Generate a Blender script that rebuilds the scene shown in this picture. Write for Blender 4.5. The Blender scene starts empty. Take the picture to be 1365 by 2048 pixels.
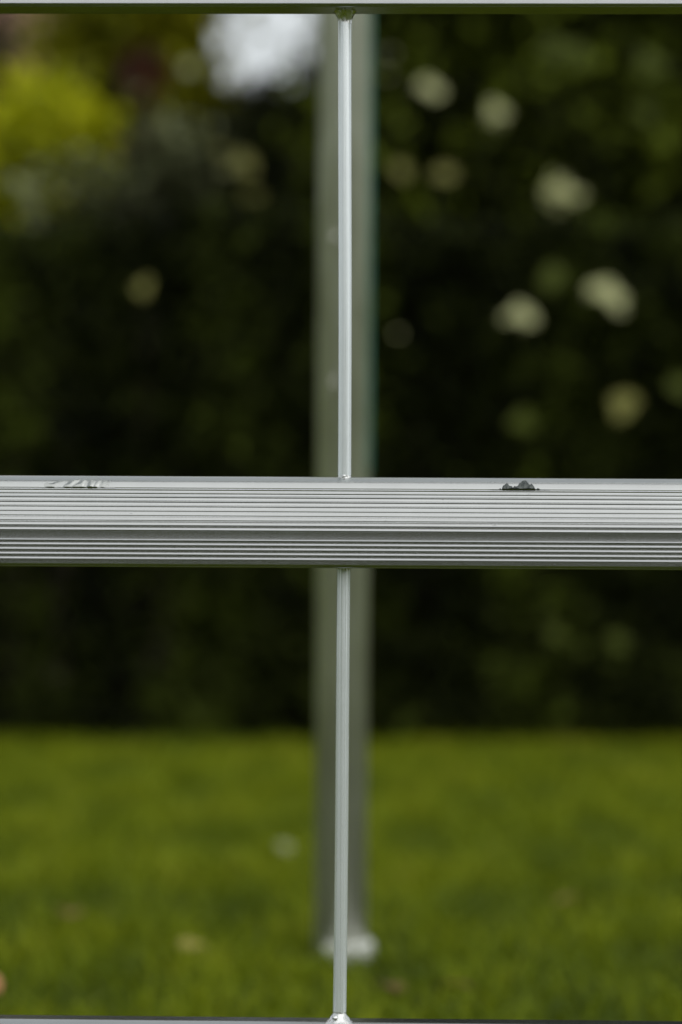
import bpy, bmesh, math, random
import numpy as np
from mathutils import Vector, Matrix, noise

R = math.radians
rng = np.random.default_rng(7)
random.seed(7)
scene = bpy.context.scene
COL = scene.collection

# ------------------------------------------------------------------ camera
CAMZ = 0.447
FPX = 85.0 / 36.0 * 2048.0          # focal length in photo pixels
FOCUS = 1.341
cam_d = bpy.data.cameras.new('camera')
cam_d.sensor_fit = 'VERTICAL'
cam_d.sensor_height = 36.0
cam_d.sensor_width = 24.0
cam_d.lens = 85.0
cam_d.clip_start = 0.05
cam_d.clip_end = 400.0
cam_d.dof.use_dof = True
cam_d.dof.focus_distance = FOCUS
cam_d.dof.aperture_fstop = 3.5
cam = bpy.data.objects.new('camera', cam_d)
cam.location = (0.0, 0.0, CAMZ)
cam.rotation_mode = 'QUATERNION'
cam.rotation_quaternion = (Matrix.Rotation(R(90), 4, 'X') @ Matrix.Rotation(R(0.30), 4, 'Z')).to_quaternion()
COL.objects.link(cam)
scene.camera = cam

# ------------------------------------------------------------------ sky and sun
SUN_EL, SUN_AZ = R(40), R(148)
world = bpy.data.worlds.new('World')
scene.world = world
world.use_nodes = True
wn = world.node_tree.nodes
wl = world.node_tree.links
bg = wn['Background']
sky = wn.new('ShaderNodeTexSky')
sky.sky_type = 'NISHITA'
sky.sun_disc = False
sky.sun_elevation = SUN_EL
sky.sun_rotation = SUN_AZ
sky.air_density = 1.0
sky.dust_density = 4.0
sky.ozone_density = 1.5
hs = wn.new('ShaderNodeHueSaturation')
hs.inputs['Saturation'].default_value = 0.12
wl.new(sky.outputs[0], hs.inputs['Color'])
oc = wn.new('ShaderNodeMixRGB')               # even cloud cover over the clear sky
oc.inputs['Fac'].default_value = 0.82
oc.inputs['Color2'].default_value = (6.8, 7.25, 7.4, 1)
wl.new(hs.outputs[0], oc.inputs['Color1'])
wl.new(oc.outputs[0], bg.inputs['Color'])
bg.inputs['Strength'].default_value = 0.10

sun_d = bpy.data.lights.new('sun', 'SUN')
sun_d.energy = 1.2
sun_d.angle = R(110)
sun_d.color = (1.0, 0.97, 0.92)
sun = bpy.data.objects.new('sun', sun_d)
sdir = Vector((math.sin(SUN_AZ) * math.cos(SUN_EL), math.cos(SUN_AZ) * math.cos(SUN_EL), math.sin(SUN_EL)))
sun.rotation_euler = sdir.to_track_quat('Z', 'Y').to_euler()
sun.location = sdir * 20
COL.objects.link(sun)

scene.view_settings.view_transform = 'Standard'
scene.view_settings.look = 'None'
scene.view_settings.gamma = 1.0
scene.view_settings.exposure = 0.15
scene.view_settings.use_curve_mapping = False


def at(px, py, D):
    """a point of the place at distance D seen at photo pixel px, py"""
    return Vector(((px - 682.5) / FPX * D, D, CAMZ + (1024.0 - py) / FPX * D))


# ------------------------------------------------------------------ helpers
def tag(o, label=None, cat=None, group=None, kind=None):
    if label: o['label'] = label
    if cat: o['category'] = cat
    if group: o['group'] = group
    if kind: o['kind'] = kind
    return o


def link(name, me, mat=None, parent=None):
    if mat is not None and not me.materials:
        me.materials.append(mat)
    o = bpy.data.objects.new(name, me)
    COL.objects.link(o)
    if parent is not None:
        o.parent = parent
    return o


def empty(name, loc=(0, 0, 0), rz=0.0):
    o = bpy.data.objects.new(name, None)
    o.empty_display_size = 0.1
    o.location = loc
    o.rotation_euler = (0, 0, rz)
    COL.objects.link(o)
    return o


def pydata(name, verts, faces, mat=None, parent=None, smooth=False):
    me = bpy.data.meshes.new(name)
    me.from_pydata([tuple(v) for v in verts], [], faces)
    me.update()
    if smooth:
        me.polygons.foreach_set('use_smooth', [True] * len(me.polygons))
    return link(name, me, mat, parent)


def box(name, lo, hi, mat, parent=None, bevel=0.0):
    bm = bmesh.new()
    bmesh.ops.create_cube(bm, size=1.0)
    for v in bm.verts:
        v.co = Vector([lo[i] + (v.co[i] + 0.5) * (hi[i] - lo[i]) for i in range(3)])
    if bevel > 0:
        bmesh.ops.bevel(bm, geom=bm.edges[:], offset=bevel, segments=2, affect='EDGES')
    me = bpy.data.meshes.new(name)
    bm.to_mesh(me); bm.free()
    return link(name, me, mat, parent)


def lathe(name, prof, mat, parent=None, seg=48, wob=0.0, center=(0, 0), smooth=True):
    """prof: list of (radius, z)"""
    verts, faces = [], []
    for r, z in prof:
        for k in range(seg):
            a = 2 * math.pi * k / seg
            rr = r
            if wob:
                rr += wob * noise.noise(Vector((math.cos(a) * 2, math.sin(a) * 2, z * 400)))
            verts.append((center[0] + rr * math.cos(a), center[1] + rr * math.sin(a), z))
    n = len(prof)
    for i in range(n - 1):
        for k in range(seg):
            a, b = i * seg + k, i * seg + (k + 1) % seg
            faces.append((a, b, b + seg, a + seg))
    faces.append(tuple(range(seg - 1, -1, -1)))
    faces.append(tuple((n - 1) * seg + k for k in range(seg)))
    return pydata(name, verts, faces, mat, parent, smooth)


def tube(name, pts, rad, mat, parent=None, seg=8):
    """tapered tube through pts with radii"""
    verts, faces = [], []
    for i, p in enumerate(pts):
        p = Vector(p)
        d = (Vector(pts[min(i + 1, len(pts) - 1)]) - Vector(pts[max(i - 1, 0)])).normalized()
        u = d.cross(Vector((0.31, 0.95, 0.1))).normalized()
        v = d.cross(u)
        for k in range(seg):
            a = 2 * math.pi * k / seg
            verts.append(p + (u * math.cos(a) + v * math.sin(a)) * rad[i])
    for i in range(len(pts) - 1):
        for k in range(seg):
            a, b = i * seg + k, i * seg + (k + 1) % seg
            faces.append((a, b, b + seg, a + seg))
    return verts, faces


def multi_tube(name, tubes, mat, parent=None):
    V, F = [], []
    for pts, rad in tubes:
        v, f = tube(name, pts, rad, mat)
        off = len(V)
        V += v
        F += [tuple(i + off for i in q) for q in f]
    return pydata(name, V, F, mat, parent, True)


# ------------------------------------------------------------------ materials
def new_mat(name):
    m = bpy.data.materials.new(name)
    m.use_nodes = True
    nt = m.node_tree
    return m, nt.nodes, nt.links, nt.nodes['Principled BSDF']


def metal_mat(name, col, rough, metallic=1.0, axis='X', streak=0.12, bump=0.02, spots=0.0):
    m, n, l, b = new_mat(name)
    tc = n.new('ShaderNodeTexCoord')
    mp = n.new('ShaderNodeMapping')
    sc = {'X': (3, 1500, 1500), 'Z': (900, 900, 3)}[axis]
    mp.inputs['Scale'].default_value = sc
    l.new(tc.outputs['Object'], mp.inputs['Vector'])
    ns = n.new('ShaderNodeTexNoise')
    ns.inputs['Scale'].default_value = 1.0
    ns.inputs['Detail'].default_value = 3.0
    l.new(mp.outputs[0], ns.inputs['Vector'])
    cl = n.new('ShaderNodeTexNoise')           # cloudy oxide
    cl.inputs['Scale'].default_value = 45.0
    cl.inputs['Detail'].default_value = 5.0
    l.new(tc.outputs['Object'], cl.inputs['Vector'])
    mr = n.new('ShaderNodeMapRange')
    mr.inputs['From Min'].default_value = 0.3
    mr.inputs['From Max'].default_value = 0.7
    mr.inputs['To Min'].default_value = max(0.05, rough - streak * 0.5)
    mr.inputs['To Max'].default_value = rough + streak * 0.5
    l.new(ns.outputs['Fac'], mr.inputs['Value'])
    l.new(mr.outputs[0], b.inputs['Roughness'])
    mx = n.new('ShaderNodeMixRGB')
    mx.inputs['Color1'].default_value = (*[c * 0.86 for c in col], 1)
    mx.inputs['Color2'].default_value = (*[min(1, c * 1.1) for c in col], 1)
    ad = n.new('ShaderNodeMath'); ad.operation = 'ADD'
    hf = n.new('ShaderNodeMath'); hf.operation = 'MULTIPLY'; hf.inputs[1].default_value = 0.5
    l.new(ns.outputs['Fac'], ad.inputs[0]); l.new(cl.outputs['Fac'], ad.inputs[1])
    l.new(ad.outputs[0], hf.inputs[0])
    l.new(hf.outputs[0], mx.inputs['Fac'])
    last = mx.outputs[0]
    if spots > 0:
        sp = n.new('ShaderNodeTexNoise')
        sp.inputs['Scale'].default_value = 260.0
        sp.inputs['Detail'].default_value = 4.0
        m2 = n.new('ShaderNodeMapping'); m2.inputs['Scale'].default_value = (0.25, 1, 1)
        l.new(tc.outputs['Object'], m2.inputs['Vector']); l.new(m2.outputs[0], sp.inputs['Vector'])
        rp = n.new('ShaderNodeValToRGB')
        rp.color_ramp.elements[0].position = 0.73; rp.color_ramp.elements[0].color = (0, 0, 0, 1)
        rp.color_ramp.elements[1].position = 0.79; rp.color_ramp.elements[1].color = (1, 1, 1, 1)
        l.new(sp.outputs['Fac'], rp.inputs['Fac'])
        ml = n.new('ShaderNodeMath'); ml.operation = 'MULTIPLY'; ml.inputs[1].default_value = spots
        l.new(rp.outputs[0], ml.inputs[0])
        dk = n.new('ShaderNodeMixRGB')
        dk.inputs['Color2'].default_value = (0.08, 0.075, 0.06, 1)
        l.new(ml.outputs[0], dk.inputs['Fac']); l.new(last, dk.inputs['Color1'])
        last = dk.outputs[0]
    l.new(last, b.inputs['Base Color'])
    b.inputs['Metallic'].default_value = metallic
    bp = n.new('ShaderNodeBump')
    bp.inputs['Strength'].default_value = bump
    bp.inputs['Distance'].default_value = 0.0004
    l.new(ns.outputs['Fac'], bp.inputs['Height'])
    l.new(bp.outputs[0], b.inputs['Normal'])
    return m


def leaf_mat(name, c1, c2, rough=0.45, trans=0.25, spec=0.4):
    """per-leaf colour between c1 and c2 from the mesh's own tint attribute, translucent"""
    m, n, l, b = new_mat(name)
    at_ = n.new('ShaderNodeAttribute'); at_.attribute_name = 'tint'
    mx = n.new('ShaderNodeMixRGB')
    mx.inputs['Color1'].default_value = (*c1, 1)
    mx.inputs['Color2'].default_value = (*c2, 1)
    l.new(at_.outputs['Fac'], mx.inputs['Fac'])
    l.new(mx.outputs[0], b.inputs['Base Color'])
    b.inputs['Roughness'].default_value = rough
    b.inputs['Specular IOR Level'].default_value = spec
    tr = n.new('ShaderNodeBsdfTranslucent')
    l.new(mx.outputs[0], tr.inputs['Color'])
    ms = n.new('ShaderNodeMixShader'); ms.inputs[0].default_value = trans
    l.new(b.outputs[0], ms.inputs[1]); l.new(tr.outputs[0], ms.inputs[2])
    l.new(ms.outputs[0], n['Material Output'].inputs['Surface'])
    return m


def rough_mat(name, c1, c2, scale=8.0, rough=0.85, bump=0.3, dist=0.01, spec=0.3):
    m, n, l, b = new_mat(name)
    tc = n.new('ShaderNodeTexCoord')
    ns = n.new('ShaderNodeTexNoise'); ns.inputs['Scale'].default_value = scale; ns.inputs['Detail'].default_value = 6
    l.new(tc.outputs['Object'], ns.inputs['Vector'])
    rp = n.new('ShaderNodeValToRGB')
    rp.color_ramp.elements[0].position = 0.35; rp.color_ramp.elements[0].color = (*c1, 1)
    rp.color_ramp.elements[1].position = 0.65; rp.color_ramp.elements[1].color = (*c2, 1)
    l.new(ns.outputs['Fac'], rp.inputs['Fac']); l.new(rp.outputs[0], b.inputs['Base Color'])
    b.inputs['Roughness'].default_value = rough
    b.inputs['Specular IOR Level'].default_value = spec
    bp = n.new('ShaderNodeBump'); bp.inputs['Strength'].default_value = bump; bp.inputs['Distance'].default_value = dist
    l.new(ns.outputs['Fac'], bp.inputs['Height']); l.new(bp.outputs[0], b.inputs['Normal'])
    return m


M_ALU = metal_mat('ribbed_aluminium', (0.44, 0.45, 0.447), 0.23, 1.0, 'X', 0.05, 0.0, 0.9)
M_ROD = metal_mat('drawn_aluminium', (0.84, 0.89, 0.91), 0.30, 0.45, 'Z', 0.14, 0.1)
M_WELD = metal_mat('weld_aluminium', (0.74, 0.75, 0.74), 0.30, 1.0, 'Z', 0.2, 0.1)
M_GOUGE = metal_mat('torn_aluminium', (0.40, 0.41, 0.40), 0.24, 1.0, 'X', 0.25, 0.2)
M_GOUGE_D = metal_mat('torn_dark_aluminium', (0.10, 0.11, 0.105), 0.30, 1.0, 'X', 0.25, 0.2)  # dark reflections of the torn notch put into the base colour
M_POST = metal_mat('dull_post_metal', (0.93, 0.95, 0.88), 0.34, 0.58, 'Z', 0.1, 0.02)
def mottle(m):
    # olive mottling in drifts along the post
    n, l = m.node_tree.nodes, m.node_tree.links
    b = n['Principled BSDF']
    src = b.inputs['Base Color'].links[0].from_socket
    tc = n.new('ShaderNodeTexCoord'); mp = n.new('ShaderNodeMapping'); mp.inputs['Scale'].default_value = (30, 30, 9)
    ns = n.new('ShaderNodeTexNoise'); ns.inputs['Scale'].default_value = 1.0; ns.inputs['Detail'].default_value = 3
    rp = n.new('ShaderNodeValToRGB')
    rp.color_ramp.elements[0].position = .38; rp.color_ramp.elements[0].color = (0, 0, 0, 1)
    rp.color_ramp.elements[1].position = .68; rp.color_ramp.elements[1].color = (.42, .42, .42, 1)
    mx = n.new('ShaderNodeMixRGB'); mx.inputs['Color2'].default_value = (.20, .20, .07, 1)
    l.new(tc.outputs['Object'], mp.inputs['Vector']); l.new(mp.outputs[0], ns.inputs['Vector'])
    l.new(ns.outputs['Fac'], rp.inputs['Fac']); l.new(rp.outputs[0], mx.inputs['Fac'])
    l.new(src, mx.inputs['Color1']); l.new(mx.outputs[0], b.inputs['Base Color'])
mottle(M_POST)
M_DAB = rough_mat('pale_light_dab', (0.42, 0.42, 0.36), (0.50, 0.50, 0.44), 60, 0.5, 0.05, 0.001)  # pale colour for dabs of reflected light
M_TEAL = rough_mat('teal_fringe', (0.06, 0.22, 0.15), (0.08, 0.27, 0.19), 30, 0.45, 0.05, 0.001, 0.4)  # colour of the lens fringe beside the post
M_FOOT = rough_mat('white_plastic', (0.66, 0.67, 0.63), (0.78, 0.79, 0.75), 90, 0.5, 0.1, 0.001, 0.4)
M_BARK = rough_mat('bark', (0.035, 0.028, 0.02), (0.08, 0.065, 0.045), 30, 0.9, 0.8, 0.01)
M_TWIG = rough_mat('twig_bark', (0.02, 0.016, 0.01), (0.045, 0.035, 0.022), 40, 0.9, 0.5, 0.004)

# ------------------------------------------------------------------ ground
def ground():
    m, n, l, b = new_mat('lawn_soil')
    tc = n.new('ShaderNodeTexCoord')
    n1 = n.new('ShaderNodeTexNoise'); n1.inputs['Scale'].default_value = 5.0; n1.inputs['Detail'].default_value = 8
    l.new(tc.outputs['Object'], n1.inputs['Vector'])
    rp = n.new('ShaderNodeValToRGB')
    rp.color_ramp.elements[0].position = 0.3; rp.color_ramp.elements[0].color = (0.05, 0.065, 0.008, 1)
    rp.color_ramp.elements[1].position = 0.7; rp.color_ramp.elements[1].color = (0.10, 0.13, 0.018, 1)
    l.new(n1.outputs['Fac'], rp.inputs['Fac']); l.new(rp.outputs[0], b.inputs['Base Color'])
    b.inputs['Roughness'].default_value = 0.95
    b.inputs['Specular IOR Level'].default_value = 0.1
    n2 = n.new('ShaderNodeTexNoise'); n2.inputs['Scale'].default_value = 120.0; n2.inputs['Detail'].default_value = 4
    l.new(tc.outputs['Object'], n2.inputs['Vector'])
    bp = n.new('ShaderNodeBump'); bp.inputs['Strength'].default_value = 0.8; bp.inputs['Distance'].default_value = 0.02
    l.new(n2.outputs['Fac'], bp.inputs['Height']); l.new(bp.outputs[0], b.inputs['Normal'])
    S = 160
    g = pydata('ground', [(-S, -S, 0), (S, -S, 0), (S, S, 0), (-S, S, 0)], [(0, 1, 2, 3)], m)
    tag(g, kind='structure')
ground()


def np_mesh(name, V, F4=None, F3=None, tint=None, mat=None, parent=None, smooth=False):
    me = bpy.data.meshes.new(name)
    me.vertices.add(len(V)); me.vertices.foreach_set('co', V.astype(np.float32).ravel())
    n3 = 0 if F3 is None else len(F3)
    n4 = 0 if F4 is None else len(F4)
    loops = []
    tot = []
    if n4: loops.append(F4.ravel()); tot.append(np.full(n4, 4))
    if n3: loops.append(F3.ravel()); tot.append(np.full(n3, 3))
    loops = np.concatenate(loops); tot = np.concatenate(tot)
    me.loops.add(len(loops)); me.loops.foreach_set('vertex_index', loops.astype(np.int32))
    me.polygons.add(n3 + n4)
    start = np.concatenate([[0], np.cumsum(tot)[:-1]])
    me.polygons.foreach_set('loop_start', start.astype(np.int32))
    if tint is not None:
        a = me.attributes.new('tint', 'FLOAT', 'POINT')
        a.data.foreach_set('value', tint.astype(np.float32))
    me.update(calc_edges=True)
    me.validate()
    if smooth:
        me.polygons.foreach_set('use_smooth', np.ones(n3 + n4, bool))
    return link(name, me, mat, parent)


def field(x, y, seed=0.0, s=1.0):
    """cheap smooth field for patchiness, 0..1"""
    r = np.random.default_rng(int(seed * 100) + 3)
    v = np.zeros_like(x)
    for k in range(9):
        f = s * (1.2 + k * 0.9)
        a = r.uniform(0, 6.28); p = r.uniform(0, 6.28)
        v += np.sin(f * (x * math.cos(a) + y * math.sin(a)) + p) / (1 + 0.25 * k)
    v = v / (np.abs(v).max() + 1e-6)
    return 0.5 + 0.5 * v


# ------------------------------------------------------------------ lawn blades
def lawn():
    N = 210000
    x = rng.uniform(-2.1, 2.1, N)
    y = 0.55 + (4.84 - 0.55) * rng.uniform(0, 1, N)
    keep = ((x - 0.003) ** 2 + (y - 2.40) ** 2) > 0.037 ** 2
    x, y = x[keep], y[keep]; N = len(x)
    f1 = field(x, y, 1.0, 5.0); f2 = field(x, y, 2.0, 11.0); f3 = field(x, y, 5.0, 2.5)
    f4 = field(x, y, 21.0, 22.0)
    h = (0.009 + 0.020 * f2 + 0.018 * f4 ** 1.5) * rng.uniform(0.6, 1.25, N) * np.clip((5.6 - y) / 1.5, .45, 1)
    w = rng.uniform(0.0012, 0.0024, N)
    a = rng.uniform(0, 2 * np.pi, N)
    lean = rng.uniform(0.4, 1.5, N) * h
    la = rng.uniform(0, 2 * np.pi, N)
    wx, wy = np.cos(a) * w, np.sin(a) * w
    lx, ly = np.cos(la) * lean, np.sin(la) * lean
    V = np.zeros((N, 5, 3))
    V[:, 0] = np.stack([x - wx, y - wy, np.full(N, -0.002)], 1)
    V[:, 1] = np.stack([x + wx, y + wy, np.full(N, -0.002)], 1)
    V[:, 2] = np.stack([x - wx * .8 + lx * .35, y - wy * .8 + ly * .35, h * .6], 1)
    V[:, 3] = np.stack([x + wx * .8 + lx * .35, y + wy * .8 + ly * .35, h * .6], 1)
    V[:, 4] = np.stack([x + lx, y + ly, h], 1)
    i = np.arange(N)[:, None] * 5
    F4 = i + np.array([[0, 1, 3, 2]]); F3 = i + np.array([[2, 3, 4]])
    t = np.clip(0.10 + 1.0 * f1 * f3 + 0.6 * (f2 - 0.5) + 0.8 * (f4 - .5) + rng.normal(0, 0.14, N), 0, 1)
    m, n, l, b = new_mat('grass_blades')
    at_ = n.new('ShaderNodeAttribute'); at_.attribute_name = 'tint'
    rp = n.new('ShaderNodeValToRGB')
    e = rp.color_ramp.elements
    e[0].position = 0.0; e[0].color = (0.085, 0.125, 0.012, 1)
    e[1].position = 1.0; e[1].color = (0.33, 0.34, 0.035, 1)
    q = e.new(0.30); q.color = (0.175, 0.23, 0.008, 1)
    q = e.new(0.60); q.color = (0.25, 0.30, 0.008, 1)
    l.new(at_.outputs['Fac'], rp.inputs['Fac']); l.new(rp.outputs[0], b.inputs['Base Color'])
    b.inputs['Roughness'].default_value = 0.5
    b.inputs['Specular IOR Level'].default_value = 0.12
    tr = n.new('ShaderNodeBsdfTranslucent'); l.new(rp.outputs[0], tr.inputs['Color'])
    ms = n.new('ShaderNodeMixShader'); ms.inputs[0].default_value = 0.3
    l.new(b.outputs[0], ms.inputs[1]); l.new(tr.outputs[0], ms.inputs[2])
    l.new(ms.outputs[0], n['Material Output'].inputs['Surface'])
    o = np_mesh('grass', V.reshape(-1, 3), F4, F3, np.repeat(t, 5), m)
    tag(o, 'short olive green lawn grass in front of the hedge', 'grass', kind='stuff')
lawn()


# ------------------------------------------------------------------ foliage
def leaf_cloud(name, P, L, mat, parent, width=0.45, up=0.5, tint=None, fold=0.18):
    """P (N,3) leaf positions, L (N) lengths. Each leaf is a folded, pointed blade of six vertices."""
    N = len(P)
    d = rng.normal(0, 1, (N, 3)); d[:, 2] -= 0.35; d /= np.linalg.norm(d, axis=1)[:, None]
    nrm = rng.normal(0, 1, (N, 3)); nrm[:, 2] += up * 2.2; nrm[:, 1] -= 0.5
    s = np.cross(d, nrm); s /= np.linalg.norm(s, axis=1)[:, None] + 1e-9
    nn = np.cross(s, d)
    Lc = L[:, None]; W = Lc * width * 0.5
    fo = Lc * fold * width
    V = np.zeros((N, 6, 3))
    V[:, 0] = P
    V[:, 1] = P + d * Lc * .40 + s * W + nn * fo
    V[:, 2] = P + d * Lc * .38 - nn * fo * .3
    V[:, 3] = P + d * Lc * .40 - s * W + nn * fo
    V[:, 4] = P + d * Lc * .75 - nn * fo * .2
    V[:, 5] = P + d * Lc - nn * fo * .8
    i = np.arange(N)[:, None] * 6
    F3 = np.concatenate([i + np.array([[0, 2, 1]]), i + np.array([[0, 3, 2]]),
                         i + np.array([[4, 5, 1]]), i + np.array([[4, 3, 5]])])
    F4 = np.concatenate([i + np.array([[2, 4, 1, 1]])[:, :3]] + [i + np.array([[2, 3, 4]])])
    F3 = np.concatenate([F3, F4])
    if tint is None:
        tint = np.clip(rng.normal(0.45, 0.25, N), 0, 1)
    return np_mesh(name, V.reshape(-1, 3), None, F3, np.repeat(tint, 6), mat, parent)


def crown_points(lobes, per, clump=0.10, shell=0.55):
    """leaf positions gathered in sprays over ellipsoid lobes (cx,cy,cz,rx,ry,rz)"""
    out, tin = [], []
    vol = np.array([l[3] * l[4] * l[5] for l in lobes]); vol = vol ** 0.67; vol /= vol.sum()
    for lb, v in zip(lobes, vol):
        n = int(per * v); k = max(4, n // 26)
        c = rng.normal(0, 1, (k, 3)); c /= np.linalg.norm(c, axis=1)[:, None]
        r = shell + (1.0 - shell) * rng.uniform(0, 1, k) ** 0.5
        r *= 1 + rng.normal(0, 0.10, k)
        c = c * r[:, None]
        idx = rng.integers(0, k, n)
        p = c[idx] * np.array(lb[3:6]) + rng.normal(0, 1, (n, 3)) * clump * (0.35 + 0.65 * rng.uniform(0, 1, (n, 1)))
        out.append(p + np.array(lb[:3]))
        ct = 1.15 * rng.uniform(0, 1, k) ** 3.2
        tin.append(np.clip(ct[idx] + rng.normal(0, 0.12, n), 0, 1))
    return np.concatenate(out), np.concatenate(tin)


def limbs(base, lobes, r0, parent, mat=M_BARK, h0=0.4):
    """trunk and limbs reaching into every lobe, one mesh"""
    base = Vector(base)
    fork = base + Vector((random.uniform(-.04, .04), random.uniform(-.04, .04), h0))
    T = [([base - Vector((0, 0, .05)), base.lerp(fork, .5) + Vector((.01, .01, 0)), fork], [r0 * 1.25, r0, r0 * .85])]
    for lb in lobes:
        c = Vector(lb[:3])
        mid = fork.lerp(c, .5) + Vector((random.uniform(-.06, .06), random.uniform(-.06, .06), random.uniform(0, .08)))
        T.append(([fork, mid, c], [r0 * .6, r0 * .4, r0 * .15]))
        for k in range(5):
            e = c + Vector([random.uniform(-.8, .8) * lb[3 + j] for j in range(3)])
            s = mid.lerp(c, random.uniform(.3, 1))
            T.append(([s, s.lerp(e, .5) + Vector((0, 0, .02)), e], [r0 * .2, r0 * .13, r0 * .04]))
    return multi_tube('trunk', T, mat, parent)


def plant(name, label, cat, base, lobes, nleaf, L, mat, r0=0.03, width=.45, clump=.1, shell=.55, h0=.4, up=.5, crown='crown', group=None):
    t = empty(name, base)
    tag(t, label, cat, group)
    lb = [(l[0] - base[0], l[1] - base[1], l[2] - base[2], *l[3:6]) for l in lobes]
    P, ti = crown_points(lb, nleaf, clump, shell)
    keep = P[:, 2] > 0.03 - base[2]
    P, ti = P[keep], ti[keep]
    Ls = rng.uniform(L * .7, L * 1.25, len(P))
    c = leaf_cloud(crown, P, Ls, mat, t, width, up, ti)
    c['kind'] = 'stuff'
    limbs((0, 0, 0), lb, r0, t, h0=h0)
    return t


def make_leaf_mesh(name, L, W, curl=0.2, seg=6):
    """one modelled leaf, base at origin, pointing +Y, face +Z"""
    V, F = [], []
    for i in range(seg + 1):
        u = i / seg
        w = W * .5 * (math.sin(math.pi * min(1, u * .93 + .04)) ** .8)
        z = -curl * L * u * u
        V += [(-w, L * u, z + .22 * w), (0, L * u, z), (w, L * u, z + .22 * w)]
    for i in range(seg):
        a = i * 3
        F += [(a, a + 1, a + 4, a + 3), (a + 1, a + 2, a + 5, a + 4)]
    me = bpy.data.meshes.new(name)
    me.from_pydata(V, [], F); me.update()
    me.polygons.foreach_set('use_smooth', [True] * len(F))
    return me


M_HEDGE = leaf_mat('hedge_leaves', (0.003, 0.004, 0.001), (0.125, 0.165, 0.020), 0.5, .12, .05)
M_LAUREL = leaf_mat('laurel_leaves', (0.003, 0.004, 0.001), (0.16, 0.205, 0.018), 0.42, .2, .06)
M_YEW = leaf_mat('conifer_sprays', (0.003, 0.004, 0.002), (0.13, 0.155, 0.05), 0.6, .1, .05)
M_GOLD = leaf_mat('golden_leaves', (0.32, 0.35, 0.002), (0.80, 0.78, 0.008), 0.5, .4, .25)
M_OLIVE = leaf_mat('olive_leaves', (0.16, 0.17, 0.003), (0.50, 0.47, 0.012), 0.5, .35, .25)
M_GREY = leaf_mat('grey_green_leaves', (0.035, 0.04, 0.014), (0.26, 0.28, 0.14), 0.5, .15, .08)
M_COPPER = leaf_mat('copper_leaves', (0.030, 0.010, 0.005), (0.16, 0.05, 0.02), 0.5, .25, .3)
M_PALE = rough_mat('pale_leaf', (0.25, 0.255, 0.085), (0.40, 0.41, 0.19), 35, .45, .1, .001, .5)
M_DULL = rough_mat('dull_yellow_leaf', (0.13, 0.13, 0.02), (0.20, 0.19, 0.05), 35, .5, .1, .001, .2)
M_LITE = rough_mat('bright_green_leaf', (0.035, 0.046, 0.004), (0.065, 0.082, 0.007), 35, .5, .1, .001, .1)

# --- clipped hedge across the far side of the lawn
def hedge():
    t = empty('hedge', (0, 5.05, 0))
    tag(t, 'long dark clipped hedge running across the far edge of the lawn', 'hedge')
    N = 110000
    x = rng.uniform(-3.2, 3.2, N)
    hgt = 0.98 + 0.10 * (field(x, x * 0, 3.0, 1.6) - .5)
    z = 0.02 + rng.uniform(0, 1, N) * hgt
    face = 0.40 + 0.09 * (field(x * 1.0, z, 4.0, 6.0) - .5) + 0.05 * (field(x, z, 6.0, 15.0) - .5)
    y = -face + np.abs(rng.normal(0, .10, N))
    top = rng.uniform(0, 1, N) < 0.25
    z = np.where(top, hgt - np.abs(rng.normal(0, .05, N)), z)
    y = np.where(top, rng.uniform(-.4, .4, N), y)
    P = np.stack([x, y, z], 1)
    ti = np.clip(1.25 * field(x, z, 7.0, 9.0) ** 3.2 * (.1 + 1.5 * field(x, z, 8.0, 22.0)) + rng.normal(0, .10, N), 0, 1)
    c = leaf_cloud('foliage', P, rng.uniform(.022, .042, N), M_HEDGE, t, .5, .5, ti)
    c['kind'] = 'stuff'
    T = []
    for k in range(22):
        bx = -3.1 + k * .295 + random.uniform(-.05, .05)
        for j in range(5):
            e = Vector((bx + random.uniform(-.22, .22), random.uniform(-.3, .3), random.uniform(.5, .95)))
            b0 = Vector((bx, random.uniform(-.05, .05), -.03))
            T.append(([b0, b0.lerp(e, .5) + Vector((0, 0, .06)), e], [.014, .009, .003]))
    s = multi_tube('stem', T, M_TWIG, t)
    s['kind'] = 'stuff'
    return t
HEDGE = hedge()

# --- dark broad-leaved tree on the right
LAUREL_B = (0.95, 6.15, 0)
lobes = [(0.45, 6.0, 1.25, .50, .45, .40), (1.05, 5.9, 1.15, .55, .5, .42), (0.40, 6.15, 1.85, .42, .45, .45),
         (1.00, 6.1, 1.80, .55, .5, .48), (1.65, 6.1, 1.45, .55, .5, .6), (0.72, 6.3, 2.45, .65, .5, .45),
         (1.4, 6.3, 2.3, .6, .5, .5), (0.20, 6.3, 2.30, .30, .4, .42)]
LAUREL = plant('broadleaf_tree', 'dark broad-leaved tree right of the post dotted with pale leaves', 'tree',
               LAUREL_B, lobes, 62000, .062, M_LAUREL, .05, .46, .13, .2, .55)
# --- dark conifer behind the middle left
lobes = [(-0.30, 6.6, .95, .55, .45, .45), (-0.85, 6.7, 1.05, .5, .45, .5), (-0.20, 6.7, 1.25, .42, .4, .24), (-.24, 6.65, 1.50, .24, .2, .10), (.05, 6.65, 1.56, .2, .2, .10),
         (-0.62, 6.8, 1.32, .34, .4, .24), (-1.15, 6.9, 1.5, .4, .4, .5)]
CONIFER = plant('conifer_shrub', 'black green conifer left of the post beneath the patch of sky', 'shrub',
      (-0.5, 6.8, 0), lobes, 55000, .042, M_YEW, .04, .36, .08, .2, .4)
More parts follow.
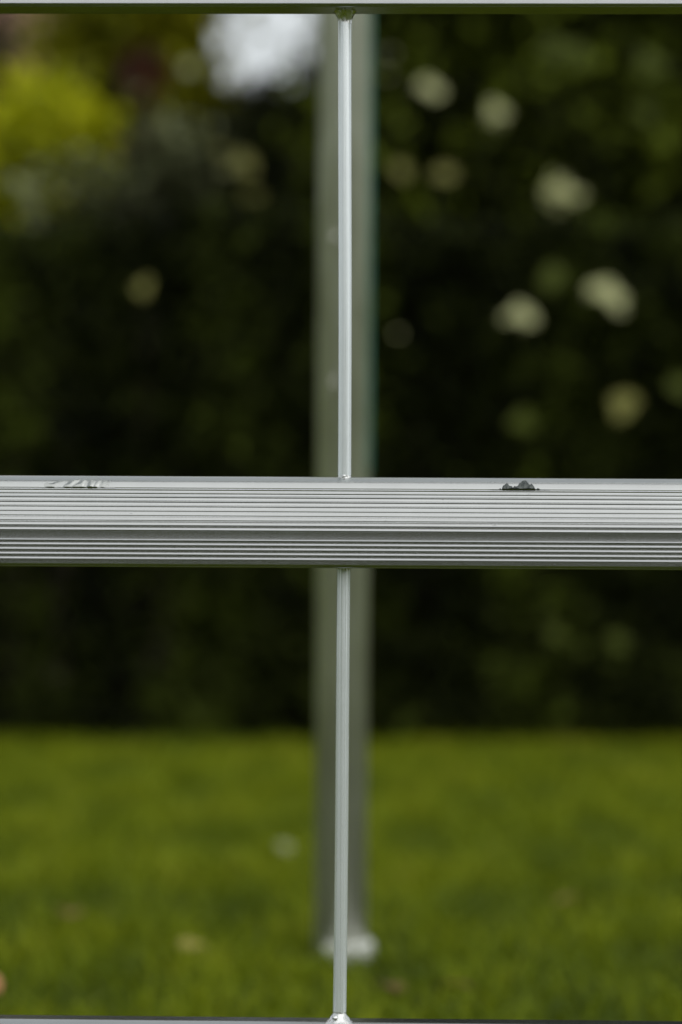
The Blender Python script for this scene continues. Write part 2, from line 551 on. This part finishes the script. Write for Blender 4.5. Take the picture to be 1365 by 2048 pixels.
# --- tall dark hedge and a dark tree beyond, closing the view
def tall_hedge():
    t = empty('tall_hedge', (0, 8.0, 0))
    tag(t, 'tall blackish hedge standing behind the shrubs, under the patch of sky', 'hedge')
    N = 130000
    x = rng.uniform(-5, 5, N)
    hgt = 1.80 + .16 * (field(x, x * 0, 12.0, 2.2) - .5)
    z = rng.uniform(0.02, 1, N) * hgt
    y = -.35 + np.abs(rng.normal(0, .26, N)) + .15 * field(x, z, 13.0, 4.0)
    c = leaf_cloud('foliage', np.stack([x, y, z], 1), rng.uniform(.07, .12, N), M_YEW, t, .55, .5)
    c['kind'] = 'stuff'
    T = []
    for k in range(20):
        b0 = Vector((-4.75 + k * .5, .05, -.05))
        T.append(([b0, b0 + Vector((.05, .03, .8)), b0 + Vector((0, 0, 1.5))], [.03, .02, .006]))
    st = multi_tube('stem', T, M_TWIG, t); st['kind'] = 'stuff'
tall_hedge()
lobes = [(.66, 8.8, 2.2, .62, .6, .7), (1.5, 8.9, 2.3, .8, .6, .8), (2.4, 9.0, 2.4, .8, .6, .9), (.75, 8.9, 3.3, .8, .6, .8), (1.8, 8.9, 3.5, .9, .6, .8)]
plant('dark_tree', 'tall dark tree rising behind the pale dotted tree at the upper right', 'tree',
      (1.3, 9.0, 0), lobes, 42000, .10, M_LAUREL, .09, .5, .16, .2, 1.3)
# --- olive green tree, upper left, beside the sky gap
lobes = [(-.55, 6.2, 1.80, .17, .22, .16), (-.47, 6.2, 1.74, .10, .15, .12), (-.43, 6.2, 1.56, .09, .12, .09), (-.57, 6.2, 1.72, .10, .15, .12), (-.50, 6.3, 2.05, .18, .25, .2), (-.62, 6.3, 1.62, .12, .2, .12)]
plant('olive_leaved_tree', 'olive green leafy tree between the house and the patch of sky', 'tree',
      (-.75, 6.5, 0), lobes, 8000, .055, M_OLIVE, .03, .5, .07, .4, 1.2)
# --- golden shrub, far left
lobes = [(-.67, 5.55, 1.315, .10, .14, .075), (-.83, 5.6, 1.25, .12, .16, .07), (-.78, 5.6, 1.21, .12, .14, .08)]
plant('golden_shrub', 'bright yellow green shrub at the far left in front of the house', 'shrub',
      (-.78, 5.75, 0), lobes, 6500, .048, M_GOLD, .018, .5, .05, .3, .8)
# --- copper shrub
lobes = [(-.488, 5.85, 1.50, .035, .05, .03), (-.49, 5.85, 1.34, .03, .05, .02)]
plant('copper_leaved_shrub', 'small dark red leaved shrub beside the olive green tree', 'shrub',
      (-.52, 6.1, 0), lobes, 420, .04, M_COPPER, .008, .5, .022, .3, .9)
# --- grey green shrubs, left edge
lobes = [(-.56, 5.10, 1.12, .10, .08, .035), (-.69, 5.15, .98, .05, .08, .06), (-.75, 5.08, .68, .05, .06, .08), (-.38, 5.45, 1.24, .12, .1, .06)]
plant('grey_leaved_shrub', 'loose grey green shrub at the left edge leaning over the hedge', 'shrub',
      (-.74, 5.25, 0), lobes, 900, .045, M_GREY, .012, .4, .05, .3, .5)

# --- single leaves that stand out of the dark tree, each its own part
leaf_small = make_leaf_mesh('leaf', .05, .034)
leaf_big = make_leaf_mesh('leaf', .085, .062)
def stand_out(px, py, D, mesh, mat, s, parent, rz=None, tilt=None, label=None):
    p = at(px, py, D)
    me = mesh
    key = me.name + mat.name
    if key not in _lm:
        c = me.copy(); c.materials.append(mat); _lm[key] = c
    o = link('leaf', _lm[key], None, parent)
    par = parent.location
    rz = random.uniform(0, 6.28) if rz is None else rz
    tilt = random.uniform(.75, 1.15) if tilt is None else tilt
    rot = Matrix.Rotation(tilt, 4, 'X') @ Matrix.Rotation(rz, 4, 'Z')
    ctr = rot @ Vector((0, .4 * .07 * s, 0))
    o.matrix_local = Matrix.Translation(p - ctr - par) @ rot @ Matrix.Scale(s, 4)
    if label: o['label'] = label
    return o
_lm = {}
# px, py, mesh, material, scale
SPOTS = [(855, 178, 'b', M_PALE, .85), (985, 222, 'b', M_PALE, .85), (1122, 380, 'b', M_PALE, 1.2), (1135, 388, 'b', M_PALE, .8),
         (1203, 582, 'b', M_PALE, .95), (1228, 600, 'b', M_PALE, .8), (1040, 625, 'b', M_PALE, .85), (1250, 805, 'b', M_DULL, .9),
         (795, 665, 's', M_PALE, .35), (800, 340, 's', M_DULL, 1.0), (890, 345, 's', M_DULL, 1.1), 
         (1290, 220, 'b', M_LITE, .8), (1110, 90, 'b', M_LITE, 1.1), (1160, 105, 'b', M_LITE, .9), (1300, 115, 'b', M_LITE, 1.1),
         (1335, 460, 'b', M_LITE, .8), (1110, 550, 'b', M_LITE, .9), (780, 105, 's', M_PALE, .3), (770, 150, 's', M_PALE, .3),
         (1035, 845, 'b', M_LITE, .9),  (1350, 770, 'b', M_LITE, .8)]
def spray(px, py, k, mt, s, near):
    D, par = (4.51, HEDGE) if py > 500 else (5.33, LAUREL)
    mesh = leaf_big if k == 'b' else leaf_small
    if k == 's':
        stand_out(px, py, D, mesh, mt, s, par); return
    s *= .86
    stand_out(px, py, D, mesh, mt, s * .8, par)
    for q in range(3):
        a = random.uniform(0, 6.28)
        stand_out(px + 24 * s * math.cos(a), py + 20 * s * math.sin(a), D + .02 * (q + 1), mesh, mt, s * .5, par)
for sp in SPOTS:
    spray(*sp, 0)
for sp in [(1110, 1270, 'b', M_LITE, .7), (1240, 1275, 'b', M_LITE, .7), (285, 575, 'b', M_DULL, .55)]:
    spray(*sp, 1)
for px, py, s_, mt in [(500, 395, .7, M_DULL), (475, 320, .85, M_DULL), (375, 140, .6, M_PALE), (500, 405, .4, M_DULL), (462, 330, .5, M_PALE), (440, 300, .4, M_DULL)]:
    stand_out(px, py, 5.88, leaf_big, mt, s_, CONIFER)

# ------------------------------------------------------------------ house far behind on the left
def house():
    t = empty('house', (-4.6, 15.0, 0))
    tag(t, 'salmon pink house wall showing between the leaves in the upper left corner', 'house')
    mw = rough_mat('salmon_render', (0.62, 0.36, 0.27), (0.68, 0.41, 0.32), 6, .9, .1, .004)
    mr = rough_mat('roof_tile', (0.16, 0.07, 0.05), (0.25, 0.10, 0.07), 12, .8, .3, .01)
    mg = rough_mat('window_glass', (0.03, 0.035, 0.04), (0.05, 0.055, 0.06), 3, .08, .0, .001, .8)
    mf = rough_mat('white_frame', (0.7, 0.7, 0.68), (0.78, 0.78, 0.76), 20, .5, .05, .001)
    box('wall', (-3.2, -1.4, -.1), (2.99, 3.5, 4.2), mw, t)
    # gable roof
    V = [(-3.5, -1.8, 4.1), (3.25, -1.8, 4.1), (3.25, 3.9, 4.1), (-3.5, 3.9, 4.1), (-3.5, 1.05, 5.9), (3.25, 1.05, 5.9)]
    F = [(0, 1, 5, 4), (2, 3, 4, 5), (1, 2, 5), (3, 0, 4), (0, 3, 2, 1)]
    rf = pydata('roof', V, F, mr, t)
    box('chimney', (-1.2, .9, 5.2), (-.7, 1.4, 6.6), mw, rf)
    for wx in (-2.2, .2):
        for wz in (.9, 2.9):
            f = box('window', (wx, -1.46, wz), (wx + 1.0, -1.38, wz + 1.1), mf, t)
            box('pane', (wx + .07, -1.475, wz + .07), (wx + .47, -1.455, wz + 1.03), mg, f)
            box('pane', (wx + .53, -1.475, wz + .07), (wx + .93, -1.455, wz + 1.03), mg, f)
house()

# ------------------------------------------------------------------ hedge behind the photographer (seen mirrored in the metal)
def back_hedge():
    t = empty('garden_hedge', (0, -8.0, 0))
    tag(t, 'tall dark hedge closing the garden behind the photographer', 'hedge')
    N = 16000
    x = rng.uniform(-11, 11, N); z = rng.uniform(0, 2.1, N) ; y = rng.normal(0, .18, N) + .3 * field(x, z, 9.0, 1.2)
    c = leaf_cloud('foliage', np.stack([x, y, z], 1), rng.uniform(.14, .26, N), M_HEDGE, t, .6, .5)
    c['kind'] = 'stuff'
    T = []
    for k in range(22):
        bx = -10.5 + k
        T.append(([Vector((bx, 0, -.05)), Vector((bx + .1, .05, .9)), Vector((bx, 0, 1.6))], [.04, .03, .01]))
    s = multi_tube('stem', T, M_TWIG, t); s['kind'] = 'stuff'
back_hedge()

# ------------------------------------------------------------------ the aluminium barrier
MM = 0.001
YAW = R(1.2)
FRONT = 1.341
Z_MID = 0.4412
Z_TOP = 0.7528
Z_BOT = 0.1359
barrier = empty('aluminium_barrier', (0, FRONT, 0), -YAW)
tag(barrier, 'welded aluminium barrier with ribbed horizontal rails and thin upright rods, in sharp focus', 'barrier')

def rail_profile():
    """closed section (depth u backwards, height v) in mm; v=0 mid height"""
    R0, V0 = 57.0, -3.4
    def base(v):
        if v < V0:
            return 0.0, 0.012
        th = math.asin((v - V0) / R0)
        return R0 * (1 - math.cos(th)), th
    rib_y = [981.5, 988.5, 996, 1005.4, 1014.8, 1024, 1033, 1042.6, 1052.5, 1062.2, 1083, 1092.5, 1102, 1111.5, 1121]
    ribs = [(1045.5 - y) * .277 for y in rib_y]
    pts = []
    # top shoulder: from the apex forward and down
    vS = 18.9; uS, tS = base(vS)
    Rs = (25.4 - vS) / (1 - math.sin(tS))
    cu, cv = uS + Rs * math.cos(tS), vS - Rs * math.sin(tS)
    for k in range(25):
        th = math.pi / 2 + (tS - math.pi / 2) * k / 24
        pts.append((cu - Rs * math.cos(th), cv + Rs * math.sin(th)))
    apex_u = cu
    # small step below the shoulder
    pts.append((uS + .05, vS - .02)); pts.append((base(vS - .3)[0] + .30, vS - .3))
    v = vS - .3
    for i, rv in enumerate(ribs):
        hgt = .48 if 2 <= i else (.16 if i == 0 else .22)
        up = .62 if i < 10 else .50
        a = rv + up
        # scallop from v down to a
        n = 6
        v0 = v
        for k in range(1, n + 1):
            vv = v0 + (a - v0) * k / n
            f = k / n
            sc = -.10 * f ** 4       # slightly hollow
            pts.append((base(vv)[0] + .30 + sc, vv))
        ub = base(rv)[0]
        pts.append((ub + .30 - .10 - (hgt - .10) * .42, rv + up * .52))
        pts.append((ub + .30 - hgt * .95, rv + .10))
        pts.append((ub + .30 - hgt, rv - .02))
        pts.append((ub + .30 - hgt * .85, rv - .12))
        pts.append((ub + .30, rv - .40))
        v = rv - .40
    # smooth lower band
    vB = -23.4
    for k in range(1, 7):
        vv = v + (vB - v) * k / 6
        pts.append((base(vv)[0] + .30, vv))
    ub, tb = base(vB); ub += .30
    Rb = (25.4 + vB) / (1 + math.sin(tb))
    cu2, cv2 = ub + Rb * math.cos(tb), vB - Rb * math.sin(tb)
    for k in range(1, 13):
        th = tb + (-math.pi / 2 - tb) * k / 12
        pts.append((cu2 - Rb * math.cos(th), cv2 + Rb * math.sin(th)))
    # underside and rounded back
    BK = 25.0
    for k in range(9):
        th = -math.pi / 2 + math.pi / 2 * k / 8
        pts.append((BK - 5 + 5 * math.cos(th), -20.4 + 5 * math.sin(th)))
    for k in range(9):
        th = math.pi / 2 * k / 8
        pts.append((BK - .8 + .8 * math.cos(th), 24.6 + .8 * math.sin(th)))
    return pts, (cu, cv, Rs, tS)
PROF, SHO = rail_profile()
RX = 1.2
def make_rail(name, z):
    n = len(PROF)
    V = [(x, u * MM, v * MM) for x in (-RX, RX) for u, v in PROF]
    F = [(k, (k + 1) % n, n + (k + 1) % n, n + k) for k in range(n)]
    F.append(tuple(range(n - 1, -1, -1))); F.append(tuple(range(n, 2 * n)))
    me = bpy.data.meshes.get('ribbed_rail_mesh')
    if me is None:
        me = bpy.data.meshes.new('ribbed_rail_mesh'); me.from_pydata(V, [], F); me.update()
        bm = bmesh.new(); bm.from_mesh(me); bmesh.ops.recalc_face_normals(bm, faces=bm.faces); bm.to_mesh(me); bm.free()
    o = link(name, me, M_ALU, barrier)
    o.location = (0, 0, z)
    return o
rail_mid = make_rail('rail', Z_MID)
make_rail('rail', Z_TOP)
make_rail('rail', Z_BOT)
rail_mid['label'] = 'ribbed middle rail with two torn marks along its top edge'

# torn marks on the shoulder of the middle rail
def gouge(xc, half, mat, seed, rough_amp, label, rise, facets=False):
    cu, cv, Rs, tS = SHO
    nx, nt = 90, 22
    V, F = [], []
    for i in range(nx + 1):
        s = i / nx * 2 - 1
        x = xc + s * half
        for j in range(nt + 1):
            f = j / nt
            th = R(66) + (tS - .02 - R(66)) * f
            env = max(0, 1 - abs(s) ** 2.2) * math.sin(math.pi * min(1, f * .5 + .5) if f > .0 else 0)
            env = max(0, 1 - abs(s) ** 2.2) * min(1, f * 2.2) * (1 if f < .97 else .4)
            if facets:
                q = Vector((s * half * 300 + f * .9, f * 1.1, seed))
                dist, cells = noise.voronoi(q)
                d = 1.1 * (dist[1] - dist[0]) + .35 * noise.noise(q * 2.6) + .1
            else:
                q = Vector((s * half * (300 + 160 * s) + f * 1.8 + .5 * noise.noise(Vector((s * 5, f, 2))), f * .9, seed))
                d = noise.noise(q) * .75 + .35 * math.exp(-((s - .35) * 4) ** 2)
            d += rise
            edge = -.12
            if facets:
                m = .95 * math.exp(-((s - .18) / .24) ** 2) + .42 * math.exp(-((s + .42) / .22) ** 2)
                m += .30 * noise.noise(Vector((s * 13.0, seed, 0)))
                env *= max(0, min(1, (f - (1 - m)) / .16))
            else:
                env *= .75 + .5 * noise.noise(Vector((s * 2.2, seed, 0)))
            env = max(0, min(1, env))
            r = Rs + edge * (1 - env) + env * rough_amp * d
            V.append((x, (cu - r * math.cos(th)) * MM, Z_MID + (cv + r * math.sin(th)) * MM))
    for i in range(nx):
        for j in range(nt):
            a = i * (nt + 1) + j
            F.append((a, a + nt + 1, a + nt + 2, a + 1))
    o = pydata('gouge', V, F, mat, barrier)
    o['label'] = label
    return o
K = .277 * MM
gouge((150 - 682) * K, .0215, M_GOUGE, 3.1, 1.5, 'shallow smeared tear in the bright metal', .22)
gouge((1040 - 682) * K, .0165, M_GOUGE_D, 9.4, 1.3, 'darker, deeper tear in the metal', .35, True)

# rods and their welds
ROD_U = 14.5 * MM
def rod(x0, z0, x1, z1, r):
    n = 30
    V, F = [], []
    seg = 96
    for i in range(n + 1):
        f = i / n
        z = z0 + (z1 - z0) * f
        x = x0 + (x1 - x0) * f + .00018 * math.sin(f * 5.0 + x0 * 40)
        for k in range(seg):
            a = 2 * math.pi * k / seg
            rr = r + .00007 * noise.noise(Vector((math.cos(a) * 3.2, math.sin(a) * 3.2, z * 2.5 + x0)))
            V.append((x + rr * math.cos(a), ROD_U + rr * math.sin(a), z))
    for i in range(n):
        for k in range(seg):
            a, b = i * seg + k, i * seg + (k + 1) % seg
            F.append((a, b, b + seg, a + seg))
    o = pydata('rod', V, F, M_ROD, barrier, True)
    return o

def weld(x, z, sgn, r_rod, r_base, h, seed, wob=.0005):
    """flared weld round the rod; sgn +1 flares downwards, -1 upwards"""
    seg, n = 48, 14
    V, F = [], []
    for i in range(n + 1):
        f = i / n
        rr = r_rod * 1.01 + (r_base - r_rod) * (1 - f) ** 2.1
        zz = z + sgn * h * f
        for k in range(seg):
            a = 2 * math.pi * k / seg
            w = wob * noise.noise(Vector((math.cos(a) * 1.7 + seed, math.sin(a) * 1.7, f * 3.0))) * math.sin(math.pi * min(1, .15 + f))
            V.append((x + (rr + w * 2) * math.cos(a), ROD_U + (rr + w * 2) * math.sin(a), zz))
    for i in range(n):
        for k in range(seg):
            a, b = i * seg + k, i * seg + (k + 1) % seg
            F.append((a, b, b + seg, a + seg))
    me_o = pydata('weld', V, F, M_WELD, barrier, True)
    return me_o

def bead(x, u, z, r, parent=None):
    bm = bmesh.new()
    bmesh.ops.create_icosphere(bm, subdivisions=3, radius=r)
    for v in bm.verts:
        v.co *= 1 + .18 * noise.noise(v.co * 900)
        v.co.z *= .8
        v.co += Vector((x, u, z))
    me = bpy.data.meshes.new('weld_bead'); bm.to_mesh(me); bm.free()
    me.polygons.foreach_set('use_smooth', [True] * len(me.polygons))
    return link('weld_bead', me, M_WELD, barrier)

RR = 3.75 * MM
TOPS, BOTS = 25.4 * MM, -25.4 * MM
for i, xc in enumerate((0.0, -.45, .45, -.9, .9)):
    du, dl = ((687.5 - 682.5) * K, (682.5 - 682.5) * K) if i == 0 else (0, 0)
    tweak = .0 if i else 1.0
    xu_b = xc + tweak * .00155; xu_t = xc + tweak * .00050
    xl_t = xc + tweak * .00160; xl_b = xc + tweak * .00030
    rod(xu_b, Z_MID + TOPS - .003, xu_t, Z_TOP + BOTS + .002, RR)
    rod(xl_b, Z_BOT + TOPS - .003, xl_t, Z_MID + BOTS + .002, RR)
    weld(xu_t, Z_TOP + BOTS + .0004, -1, RR, .0066, .0072, 1.3 + i, .00022)
    weld(xl_b, Z_BOT + TOPS - .0012, 1, RR, .0095, .0072, 5.3 + i, .0004)
    weld(xu_b, Z_MID + TOPS - .0020, 1, RR, .0044, .0030, 8.3 + i, .0002)
    weld(xl_t, Z_MID + BOTS + .0002, -1, RR, .0046, .0016, 9.3 + i)
    bead(xu_b - .0001, ROD_U - .0034, Z_MID + TOPS + .0006, .0011)
    bead(xl_b - .0022, ROD_U - .0044, Z_BOT + TOPS + .0030, .0019)
# end posts carry the rails and stand in the grass
for sx in (-1, 1):
    p = box('end_post', (sx * (RX + .02) - .02, -.006, .0), (sx * (RX + .02) + .02, .034, .80), M_ALU, barrier, .003)
    box('foot', (sx * (RX + .02) - .035, -.16, .0), (sx * (RX + .02) + .035, .19, .012), M_ALU, p, .003)

# ------------------------------------------------------------------ round post behind
PX, PY = .0015, 2.40
post = empty('metal_post', (PX, PY, 0))
tag(post, 'blurred round metal post with white foot standing in the lawn behind the barrier', 'post')
lathe('pole', [(.0258, .010), (.0258, 2.08), (.0250, 2.084)], M_POST, post, 64)
lathe('foot', [(.0280, -.004), (.0280, .015), (.0272, .019), (.0265, .021), (.0260, .022)], M_FOOT, post, 64, center=(.0060, -.0050))
lathe('cap', [(.0285, 2.075), (.0285, 2.086), (.024, 2.096), (.012, 2.101)], M_FOOT, post, 48)
box('fringe_strip', (.0250, -.008, .485), (.0278, .008, 2.05), M_TEAL, post, .002)  # added strip imitating the green lens fringe along this edge
for z in ((1024 - 480) / FPX * PY + CAMZ, (1024 - 768) / FPX * PY + CAMZ, 1.15, 1.45):  # added blocks standing in for dabs of light reflected on the pole
    box('clip', (-.0125, -.0300, z - .005), (-.0045, -.0255, z + .005), M_DAB, post, .002)

# ------------------------------------------------------------------ fallen leaves on the lawn
def fallen(px, py, L, W, c1, c2, label, cat='leaf', rz=0.0, tilt=.2):
    D = FPX * (CAMZ - .022) / (py - 1024)
    p = at(px, py, D); p.z = .022
    me = make_leaf_mesh('fallen_leaf', L, W, .25, 8)
    m = rough_mat('dry_leaf', c1, c2, 40, .6, .2, .002)
    o = link('fallen_leaf', me, m)
    o.location = p - Vector((0, L * .4, 0))
    o.rotation_euler = (tilt, .15, rz)
    tag(o, label, cat, 'fallen leaves on the lawn')
fallen(6, 1978, .055, .036, (0.46, 0.19, 0.08), (0.62, 0.33, 0.16), 'orange fallen leaf on the grass at the lower left edge', rz=.9, tilt=.5)
fallen(1180, 1790, .040, .030, (0.20, 0.12, 0.04), (0.30, 0.19, 0.06), 'tan fallen leaf on the grass to the right of the post', rz=2.0)
fallen(800, 1975, .045, .030, (0.10, 0.055, 0.02), (0.16, 0.09, 0.03), 'dark brown fallen leaf just right of the post foot', rz=.4)
fallen(950, 1968, .040, .030, (0.14, 0.07, 0.02), (0.20, 0.11, 0.03), 'brown fallen leaf second to the right of the post foot', rz=1.4)
fallen(370, 1895, .040, .028, (0.30, 0.25, 0.06), (0.40, 0.32, 0.09), 'yellow fallen leaf on the grass left of the post foot', rz=-.6)
fallen(150, 1830, .045, .03, (0.16, 0.09, 0.03), (0.22, 0.13, 0.04), 'brown fallen leaf farther back on the left of the lawn', rz=.2)
fallen(575, 1705, .026, .020, (0.22, 0.24, 0.12), (0.28, 0.30, 0.17), 'small pale fallen leaf near the post, halfway up the lawn', rz=.2, tilt=.7)
